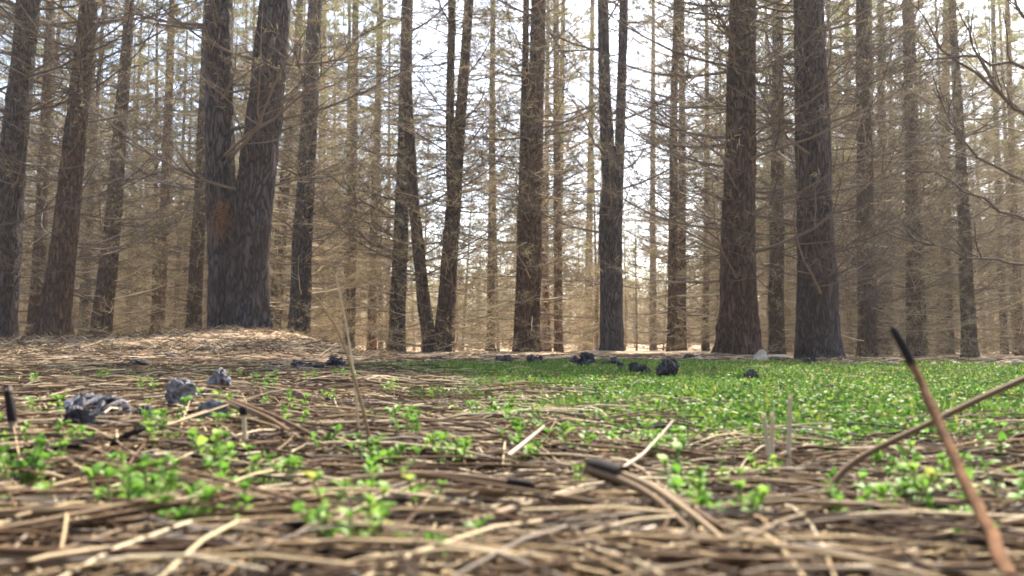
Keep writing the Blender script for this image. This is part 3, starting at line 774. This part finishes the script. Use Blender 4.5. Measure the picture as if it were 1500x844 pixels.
# upright things
fallen('rusty orange stalk with a charred black tip, rising at the right above the horizon', [(1311, 486, .345), (1346, 548, .335), (1384, 645, .31), (1436, 755, .28), (1490, 868, .24)], .0018, M_STALK, .17, 1, 'weed_stalk', 'stalk', 1.0, None, .0014)
fallen('thin brown twig crossing the rusty stalk and running out at the right edge', [(1512, 550, .46), (1440, 582, .455), (1350, 626, .45), (1262, 668, .445), (1226, 694, .44), (1212, 722, .435)], .0014, M_BUNDLE, 0, 1, 'dead_twig', 'twig', 1.1, None)
fallen('tall dry grass stem leaning left in front of the slimmest straight pine', [(546, 662, .61), (532, 600, .60), (510, 520, .60), (488, 468, .59), (452, 424, .58)], .0010, M_BUNDLE, 0, 1, 'dry_grass_stem', 'grass stem', .45, 'dry grass stems')
fallen('finer dry grass stem standing close behind the tall leaning one', [(526, 640, .66), (520, 560, .65), (508, 480, .65), (492, 402, .64)], .0008, M_STRAW, 0, 1, 'dry_grass_stem', 'grass stem', .4, 'dry grass stems')
fallen('black-tipped grey stalk standing at the left edge beside the cones', [(11, 566, .59), (17, 605, .585), (25, 668, .58)], .0023, M_CHIP, .55, 1, 'weed_stalk', 'stalk', .9, None, .0026)
fallen('pale bent stalk with a small dark head, right of the grey cones', [(356, 597, .60), (359, 640, .60), (366, 690, .59)], .0014, M_STRAW, .12, 1, 'weed_stalk', 'stalk', .9, None, .0024)
fallen('curved pale stalk beside the dark-headed one', [(372, 650, .60), (348, 664, .59), (342, 680, .585), (352, 700, .58)], .0014, M_STRAW, 0, 1, 'weed_stalk', 'stalk', .9, None)
fallen('shortest of three pale upright stubs at the grass edge', [(1118, 606, .57), (1124, 650, .57), (1130, 690, .565)], .0012, M_STRAW, 0, 1, 'dry_grass_stem', 'grass stem', 1.3, 'pale upright stubs')
fallen('middle one of three pale upright stubs at the grass edge', [(1131, 603, .58), (1131, 645, .58), (1131, 690, .575)], .0012, M_STRAW, 0, 1, 'dry_grass_stem', 'grass stem', 1.3, 'pale upright stubs')
fallen('tallest of three pale upright stubs at the grass edge', [(1158, 578, .56), (1156, 630, .56), (1155, 695, .555)], .0011, M_STRAW, 0, 1, 'dry_grass_stem', 'grass stem', 1.3, 'pale upright stubs')
fallen('pale forked needle pair standing among the stubble left of the dark sheath', [(700, 655, .60), (712, 672, .59), (727, 690, .58)], .0014, M_STRAW, 0, 2)

# ------------------------------------------------------------------ green sprouts
def leaf_quads(B, D, L, W):
    """ovate leaves with a folded midrib: B bases, D directions"""
    n = len(B); up = unit(np.array([0, 0, 1.]) + R.normal(0, .25, (n, 3)))
    S = unit(np.cross(D, up)); U = np.cross(S, D)
    rows = [(0, .12, 0), (.3, .85, .10), (.62, 1.0, .12), (.86, .6, .04), (1, .06, -.08)]
    V = []
    for t, wd, cu in rows:
        c = B + D * (L * t)[:, None] + U * (L * cu)[:, None]
        e = U * (L * .07 * wd)[:, None]
        V += [c - S * (W * .5 * wd)[:, None] + e, c, c + S * (W * .5 * wd)[:, None] + e]
    V = np.stack(V, 1).reshape(-1, 3)
    q = []
    for r in range(4):
        a = r * 3; q += [[a, a + 1, a + 4, a + 3], [a + 1, a + 2, a + 5, a + 4]]
    Q = (np.arange(n)[:, None, None] * 15 + np.array(q)[None]).reshape(-1, 4)
    return V, Q

def sprout(ns, Hh, spread, leafL, label, group):
    root = thing('green_sprout', (0, 0, 0), label, 'sprout', group)
    paths = []; rr = []; LB = []; LD = []; LL = []
    for s in range(ns):
        az = R.uniform(0, 6.28); h = Hh * R.uniform(.6, 1.1); lean = R.uniform(.1, spread)
        t = np.linspace(0, 1, 7)
        P = np.stack([np.cos(az) * (lean * h * t ** 1.2 + .004), np.sin(az) * (lean * h * t ** 1.2 + .004), h * (t - .12 * lean * t ** 2)], -1)
        paths.append(P); rr.append(.0008 * (1 - .5 * t))
        npair = int(R.integers(3, 6))
        for q in range(npair):
            u = .3 + .68 * q / (npair - 1); p = np.array([np.interp(u, t, P[:, j]) for j in range(3)])
            a0 = R.uniform(0, 6.28)
            for sd_ in (0, PI):
                el = R.uniform(.05, .7) + (.35 if q == npair - 1 else 0)
                LB.append(p); LD.append([math.cos(a0 + sd_) * math.cos(el), math.sin(a0 + sd_) * math.cos(el), math.sin(el)]); LL.append(leafL * R.uniform(.65, 1.1))
        for q in range(3):
            a0 = R.uniform(0, 6.28); el = R.uniform(.6, 1.2)
            LB.append(P[-1]); LD.append([math.cos(a0) * math.cos(el), math.sin(a0) * math.cos(el), math.sin(el)]); LL.append(leafL * .6)
    V, Q = tubes(np.array(paths), np.array(rr), 5)
    obj('stem', make_mesh('sprout_stem', V, Q, M_STEM), root)
    LL = np.array(LL)
    V, Q = leaf_quads(np.array(LB), np.array(LD), LL, LL * R.uniform(.42, .62, len(LL)))
    obj('leaves', make_mesh('sprout_leaves', V, Q, M_LEAF), root)
    return root

SG = 'larger green sprouts in the foreground'
for (px, py, hpx, ns, spread, label) in [
    (28, 735, 75, 9, .8, 'leafy sprout clump at the left edge below the black-tipped stalk'),
    (236, 668, 55, 4, .4, 'upright sprout standing right in front of the roundest grey cone'),
    (212, 790, 110, 8, .8, 'tall loose sprout in the lower left, half way to the corner'),
    (350, 745, 55, 5, .8, 'small bluish-green sprout right of the tall loose one in the lower left'),
    (520, 842, 100, 9, .9, 'largest sprout clump, at the bottom edge left of the middle'),
    (640, 850, 60, 4, .9, 'narrow sprout at the bottom edge just right of the largest clump'),
    (595, 668, 62, 6, .5, 'tallest bright sprout behind the arched bundle, right of the tall grass stem'),
    (560, 705, 50, 8, .9, 'spreading bright sprout at the foot of the tall grass stem'),
    (660, 692, 48, 8, .9, 'bright spreading sprout right of the tallest one behind the arched bundle'),
    (480, 688, 50, 5, .6, 'yellowish sprout just left of the tall dry grass stem'),
    (765, 700, 40, 6, .8, 'low sprout above the black sheath of the arched bundle'),
    (980, 702, 60, 6, .5, 'sprout standing behind the thick dark sheath, in front of the grass'),
    (1126, 722, 42, 4, .6, 'little sprout at the foot of the pale upright stubs'),
    (1242, 795, 62, 4, .4, 'bright upright sprout between the palest bundle and the crossing twig'),
    (1420, 712, 38, 5, .8, 'low sprout right behind the rusty stalk'),
    (1000, 812, 70, 4, .7, 'blurred sprout close to the bottom edge under the crossing pale needles'),
    (310, 690, 40, 4, .7, 'tiny pale sprout left of the pale bent stalk'),
    (150, 720, 45, 4, .7, 'small sprout between the left-edge clump and the tall loose one'),
    (1440, 840, 40, 4, .8, 'sprout in the lower right corner beside the foot of the rusty stalk')]:
    p = on_ground(px, py, .2, 5)
    h = hpx * p[1] / F * .85; p[2] += .004
    o = sprout(ns, h, spread, min(.0088, max(.0062, h * .28)), label, SG); o.location = p
sprot = [sprout(int(R.integers(2, 5)), (.019), .8, .0068, 'tiny low sprout, one of many dotted through the needles around the larger clumps', 'tiny sprouts among the needles') for _ in range(5)]
sx, sy = scatter(240, .3, 1.8)
kk = (R.random(240) > .65 * grassy(sx, sy)) & (R.random(240) < np.where(sx < -.25, .35, .8)); sx, sy = sx[kk], sy[kk]
for i, (x, y) in enumerate(zip(sx, sy)):
    loc = (x, y, float(ground(x, y)) + .002); rot = (0, 0, R.uniform(0, 6.28)); s = R.uniform(.7, 1.3)
    if i < 5: sprot[i].location = loc; sprot[i].rotation_euler = rot
    else: copy_tree(sprot[i], loc, rot, s) if i < 5 else copy_tree(sprot[i % 5], loc, rot, s)

# ------------------------------------------------------------------ cones, lumps, wood
def cone_mesh(name, Lc, Rc, mat, openness=.5):
    mb = MB(); m = 10; u = np.linspace(0, 1, m)
    prof = np.sin(PI * np.clip(u * .92 + .06, 0, 1)) ** .8
    V, Q = tubes(np.stack([u * Lc, 0 * u, 0 * u], -1), Rc * .62 * prof + .0003, 12); mb.add(V, Q)
    ns = 46; B = []; 
    for i in range(ns):
        t = .03 + .94 * i / ns; a = i * 2.39996
        rr = Rc * .5 * math.sin(PI * (t * .92 + .06)) ** .8
        rad = np.array([0, math.cos(a), math.sin(a)]); ax = np.array([1, 0, 0.]); tn = np.cross(ax, rad)
        op = (openness + .3) * R.uniform(.8, 1.15)
        d = ax * math.cos(op) * 1 + rad * math.sin(op); nrm = np.cross(tn, d)
        b = ax * t * Lc + rad * rr; l = Rc * (.75 * math.sin(PI * (t * .9 + .08)) + .25); wd = Rc * .44; th = Rc * .09
        pts = []
        for (s_, w_, h_) in ((0, .4, .5), (.6, .95, .9), (.9, .85, 1.6), (1.05, .3, 1.1)):
            c = b + d * l * s_
            for (ww, hh) in ((-1, -.5), (1, -.5), (1, .5), (-1, .5)): pts.append(c + tn * wd * w_ * ww + nrm * th * h_ * hh)
        q = []
        for r in range(3):
            for e in range(4): q.append([r * 4 + e, r * 4 + (e + 1) % 4, r * 4 + 4 + (e + 1) % 4, r * 4 + 4 + e])
        q.append([12, 13, 14, 15]); mb.add(pts, q)
    return mb.mesh(name, [mat], smooth=False)
CG = 'grey pine cones on the left'
for (px, py, wpx, elong, az, tilt, op, label) in [
    (150, 632, 66, 1.6, -.35, .35, .30, 'grey pine cone lying on its side on the needles, dark end to the right'),
    (254, 622, 40, 1.25, 1.2, -1.2, .25, 'roundest pale grey cone, standing on end in the middle of the cones'),
    (96, 640, 26, 1.2, .5, -.9, .3, 'small grey cone touching the left side of the lying cone'),
    (318, 645, 38, 1.2, 2.2, -.7, .35, 'brownish grey cone right of the roundest pale one, behind the tiny pale sprout'),
    (320, 586, 28, 1.2, .3, -.5, .3, 'bluish grey cone farthest back in the left group of cones'),
    (112, 660, 36, 1.3, 1.9, -.8, .5, 'dark broken cone in front of the small grey cone'),
    (190, 640, 30, 1.2, .9, -.6, .5, 'small dark cone touching the dark end of the lying cone'),
    (146, 655, 34, 1.4, 2.9, -.1, .4, 'dark cone half buried under the lying grey cone')]:
    p = on_ground(px, py, .2, 8); w_ = wpx * p[1] / F * 1.02; p[2] += .004
    me = cone_mesh('pine_cone', w_ * elong * (.9 if abs(tilt) < .6 else 1), w_ * .5, M_CHAR if 'dark' in label.split(' cone')[0] else M_CONE, op)
    o = obj('pine_cone', me, None, (p[0] - (.5 * w_ * elong if abs(tilt) < .6 else 0), p[1], p[2] + w_ * (.48 if abs(tilt) < .6 else .12)), (0, tilt, az if abs(tilt) > .6 else az * .5))
    tag(o, label, 'pine cone', CG)

def ragged_mesh(name, a, b, c, mat, n=8):
    mb = MB()
    for q in range(n):
        k = R.uniform(.25, .55); me = lump_mesh('tmp', a * k * R.uniform(.7, 1.5), b * k, c * k * R.uniform(.6, 1.5), mat, 9, 7, .4)
        V = np.empty(len(me.vertices) * 3); me.vertices.foreach_get('co', V); V = V.reshape(-1, 3)
        Q = np.array([list(pl.vertices) for pl in me.polygons if len(pl.vertices) == 4]); bpy.data.meshes.remove(me)
        V = rotz(V, R.uniform(0, 3)) + np.array([R.uniform(-.75, .75) * a, R.uniform(-.6, .6) * b, R.uniform(-.35, .45) * c])
        mb.add(V, Q)
    return mb.mesh(name, [mat], False)

def lump_mesh(name, sx_, sy_, sz_, mat, nu=26, nv=16, amp=.3, flat=.55):
    th = np.linspace(.02, PI - .02, nv); ph = np.arange(nu) * 2 * PI / nu
    T, Ph = np.meshgrid(th, ph, indexing='ij'); D = np.stack([np.sin(T) * np.cos(Ph), np.sin(T) * np.sin(Ph), np.cos(T)], -1)
    f = np.ones(T.shape)
    for q in range(7):
        k = R.normal(0, 2.2 + q * 1.1, 3); f += amp / (1 + .5 * q) * np.sin(D @ k + R.uniform(0, 6.28))
    f += R.normal(0, amp * .16, T.shape)
    V = D * f[..., None] * np.array([sx_, sy_, sz_]); V[..., 2] = np.maximum(V[..., 2], -flat * sz_)
    i = np.arange(nu * nv).reshape(nv, nu); j = np.roll(i, -1, 1)
    Q = np.stack([i[:-1], i[1:], j[1:], j[:-1]], -1).reshape(-1, 4)
    return make_mesh(name, V.reshape(-1, 3), Q, mat, None, False)

# the black heap in the glade: charred cones lying together
for (px, py, wpx, rz, label) in [
    (974, 557, 34, .3, 'blackest and largest charred cone of the heap in the far grass'),
    (985, 548, 24, 1.9, 'charred cone leaning on the right back of the largest one in the heap'),
    (945, 552, 24, 2.6, 'bluish black cone directly left of the largest in the heap'),
    (928, 547, 18, .9, 'small charred cone at the left end of the heap in the far grass'),
    (908, 543, 14, 1.1, 'lone small dark cone in grass left of the heap of charred cones'),
    (1098, 560, 24, .2, 'low dark cone sunk in the grass right of the heap, before the broad reddish pine')]:
    p = on_ground(px, py, .2, 20); w_ = wpx * p[1] / F * .75
    o = obj('charred_cone', cone_mesh('charred_cone', w_ * 1.15, w_ * .45, M_CHAR, .8), None, (p[0] - .5 * w_ * math.cos(rz), p[1] - .5 * w_ * math.sin(rz), p[2] + w_ * .36), (0, R.uniform(-.4, .1), rz))
    tag(o, label, 'pine cone', 'charred cones in the grass')
p0 = on_ground(190, 541, .2, 20)
for (px, py, wpx, hr, label) in [
    (190, 541, 46, .42, 'flat black lump of burnt bark left of the needle mound'),
    (444, 543, 44, .40, 'wide black lump of burnt bark below the straight grey pine'),
    (494, 541, 30, .62, 'dark upright lump between the wide black one and the tall grass stem'),
    (404, 540, 26, .4, 'small dark lump just left of the wide black one'),
    (246, 522, 26, .35, 'reddish dark lump on the sunny slope left of the mound'),
    (740, 532, 22, .6, 'dark lump at the back of the grass below the slender midway pine'),
    (786, 534, 26, .6, 'dark lump at the back of the grass below the double trunk'),
    (851, 537, 28, .7, 'dark lump at the back of the grass, left of the forked pine'),
    (893, 535, 24, .6, 'dark lump in front of the forked pine'),
    (1012, 529, 20, .5, 'dark lump at the foot of the slim lone pine'),
    (1187, 538, 22, .7, 'dark lump in front of the dark paired trunk'),
    (640, 531, 20, .5, 'dark lump in front of the V-shaped pine'),
    (590, 533, 16, .5, 'smallest dark lump, left of the one at the V-shaped pine')]:
    p = on_ground(px, py, .2, 30); w_ = wpx * p[1] / F
    o = obj('bark_lump', ragged_mesh('bark_lump', w_ * .5, w_ * .42, w_ * hr * .6, M_CHIP if 'reddish' in label else M_CHAR), None, (p[0], p[1], p[2] + w_ * hr * .25), (0, 0, R.uniform(-.5, .5)))
    tag(o, label, 'bark lump', 'dark lumps around the glade')
# short charred twig pieces lying about
cm = []
for q in range(4):
    P = smooth_path([(0, 0, 0), (.008, R.normal(0, .001), 0), (.018, R.normal(0, .002), R.normal(0, .001)), (.03, R.normal(0, .003), 0)], 9)
    V, Q = tubes(P, .0026 * np.array([.5, .9, 1, 1.1, .95, 1, 1.05, .9, .4]) * (1 + R.normal(0, .1, 9)), 7); cm.append(make_mesh('charred_twig', V, Q, M_SHEATH, None, False))
for i, (px, py) in enumerate([(318, 742), (424, 768), (705, 724), (60, 594), (270, 590), (345, 578), (120, 675), (215, 690), (190, 668), (70, 668), (540, 640), (640, 612), (930, 640), (1330, 700), (290, 640), (180, 622)]):
    p = on_ground(px, py, .2, 5)
    o = obj('charred_twig', cm[i % 4], None, (p[0], p[1] * .95, p[2] + .009), (0, R.normal(0, .15), R.uniform(-.8, .8)), R.uniform(.5, .85))
    tag(o, 'short black charred twig piece lying loose among the needles', 'charred twig', 'charred twig pieces among the needles')
# wood and bark pieces by the trees, sunlight painted into the brightest wood
for (px, py, wpx, hpx, mat, label) in [
    (1112, 530, 22, 18, M_PALEWOOD, 'brightest sunlit-pale wood chunk, at the right foot of the broad reddish pine'),
    (1138, 528, 34, 8, M_PALEWOOD, 'flat sunlit-pale splinter lying right of the brightest wood chunk'),
    (1024, 529, 20, 7, M_PALEWOOD, 'small sunlit-pale wood piece left of the broad reddish pine'),
    (1250, 534, 30, 6, M_CHIP, 'grey flat bark slab between the paired trunk and the bare-footed pine'),
    (1310, 536, 26, 6, M_PALEWOOD, 'pale bark piece left of the rusty stalk tip'),
    (1362, 537, 22, 6, M_CHIP, 'brown bark piece just right of the rusty stalk tip'),
    (1400, 535, 34, 7, M_PALEWOOD, 'pale slab in front of the left-leaning pine near the right edge'),
    (1436, 536, 22, 8, M_CHIP, 'brown bark chunk at the right foot of the left-leaning pine'),
    (1478, 536, 42, 9, M_CHIP, 'largest brown bark slab, by the right edge of the glade'),
    (1462, 542, 26, 6, M_PALEWOOD, 'pale slab in front of the largest brown bark slab'),
    (300, 512, 30, 7, M_PALEWOOD, 'pale bark slab on the shaded slope before the twin-stemmed pine'),
    (20, 530, 36, 5, M_PALEWOOD, 'pale strip of bark on the ground at the left edge')]:
    p = on_ground(px, py, .2, 30); s = p[1] / F
    o = obj('bark_piece' if mat is M_CHIP or 'bark' in label else 'wood_chunk', lump_mesh('bark_piece', wpx * s * .5, wpx * s * .3, hpx * s * .55, mat, amp=.22), None, (p[0], p[1], p[2] + hpx * s * .25), (R.normal(0, .1), R.normal(0, .1), R.uniform(-.5, .5)))
    tag(o, label, 'wood', 'wood and bark pieces by the trees')

# rusty dead needles caught in the fork of the twin-stemmed pine
c = at(326, 318, 9.5); n = 420
tp = R.normal(0, 1, (34, 3)) * np.array([.06, .05, .12]); td = unit(R.normal(0, .5, (34, 3)) + np.array([0, -.3, -.8]))
V, Q = tufts(tp, td, 8, .16, .004, .5, .2)
o = obj('needle_clump', make_mesh('needle_clump', V, Q, M_RUST), None, c)
tag(o, 'rusty clump of dead needles caught where the twin-stemmed pine divides', 'dead needles')

# ------------------------------------------------------------------ air
m = bpy.data.materials.new('haze'); m.use_nodes = True; nt = m.node_tree
nt.nodes.remove(nt.nodes['Principled BSDF'])
pv = nt.nodes.new('ShaderNodeVolumePrincipled'); pv.inputs['Color'].default_value = (1.0, .95, .86, 1); pv.inputs['Density'].default_value = HAZE
pv.inputs['Anisotropy'].default_value = 0.45
nt.links.new(pv.outputs[0], nt.nodes['Material Output'].inputs['Volume'])
x0, x1, y0, y1, z0, z1 = -95, 95, -8, 112, -1.6, 20
V = [(x, y, z) for z in (z0, z1) for x, y in ((x0, y0), (x1, y0), (x1, y1), (x0, y1))]
Q = [(3, 2, 1, 0), (4, 5, 6, 7), (0, 1, 5, 4), (1, 2, 6, 5), (2, 3, 7, 6), (3, 0, 4, 7)]
o = obj('haze', make_mesh('haze', V, Q, m, None, False)); tag(o, 'thin warm haze hanging between the trunks', 'haze', kind='stuff')

# ------------------------------------------------------------------ light, camera
SUN_EL, SUN_AZ = math.radians(49), math.radians(25)      # azimuth from straight ahead towards the right
sd = Vector((math.sin(SUN_AZ) * math.cos(SUN_EL), math.cos(SUN_AZ) * math.cos(SUN_EL), math.sin(SUN_EL)))
ld = bpy.data.lights.new('sun', 'SUN'); ld.energy = 5.0; ld.angle = math.radians(0.53); ld.color = (1.0, 0.90, 0.76)
lo = bpy.data.objects.new('sun', ld); COL.objects.link(lo); lo.rotation_euler = sd.to_track_quat('Z', 'Y').to_euler()
w = bpy.data.worlds.new('World'); scene.world = w; w.use_nodes = True
nt = w.node_tree; bg = nt.nodes['Background']
sky = nt.nodes.new('ShaderNodeTexSky'); sky.sky_type = 'NISHITA'; sky.sun_disc = False
sky.sun_elevation = SUN_EL; sky.sun_rotation = SUN_AZ; sky.dust_density = 2.2; sky.air_density = 1.0; sky.ozone_density = 1.0
nt.links.new(sky.outputs[0], bg.inputs[0]); bg.inputs[1].default_value = 0.15

cd = bpy.data.cameras.new('camera'); cam = bpy.data.objects.new('camera', cd); COL.objects.link(cam)
cd.sensor_width = 36.0; cd.lens = 36.0 * F / 1500.0; cd.clip_start = 0.01; cd.clip_end = 1500
cam.location = (0, 0, CAM_H); cam.rotation_euler = (PI / 2 + PITCH, 0, 0)
cd.dof.use_dof = True; cd.dof.focus_distance = 5.0; cd.dof.aperture_fstop = cd.lens / 1.8
scene.camera = cam
scene.view_settings.view_transform = 'Standard'; scene.view_settings.look = 'None'
scene.view_settings.exposure = 2.0; scene.view_settings.gamma = 1.0; scene.view_settings.use_curve_mapping = False
scene.cycles.use_denoising = True
scene.cycles.max_bounces = 6; scene.cycles.diffuse_bounces = 3; scene.cycles.transmission_bounces = 3
scene.cycles.pixel_filter_type = 'BLACKMAN_HARRIS'; scene.cycles.filter_width = 1.8
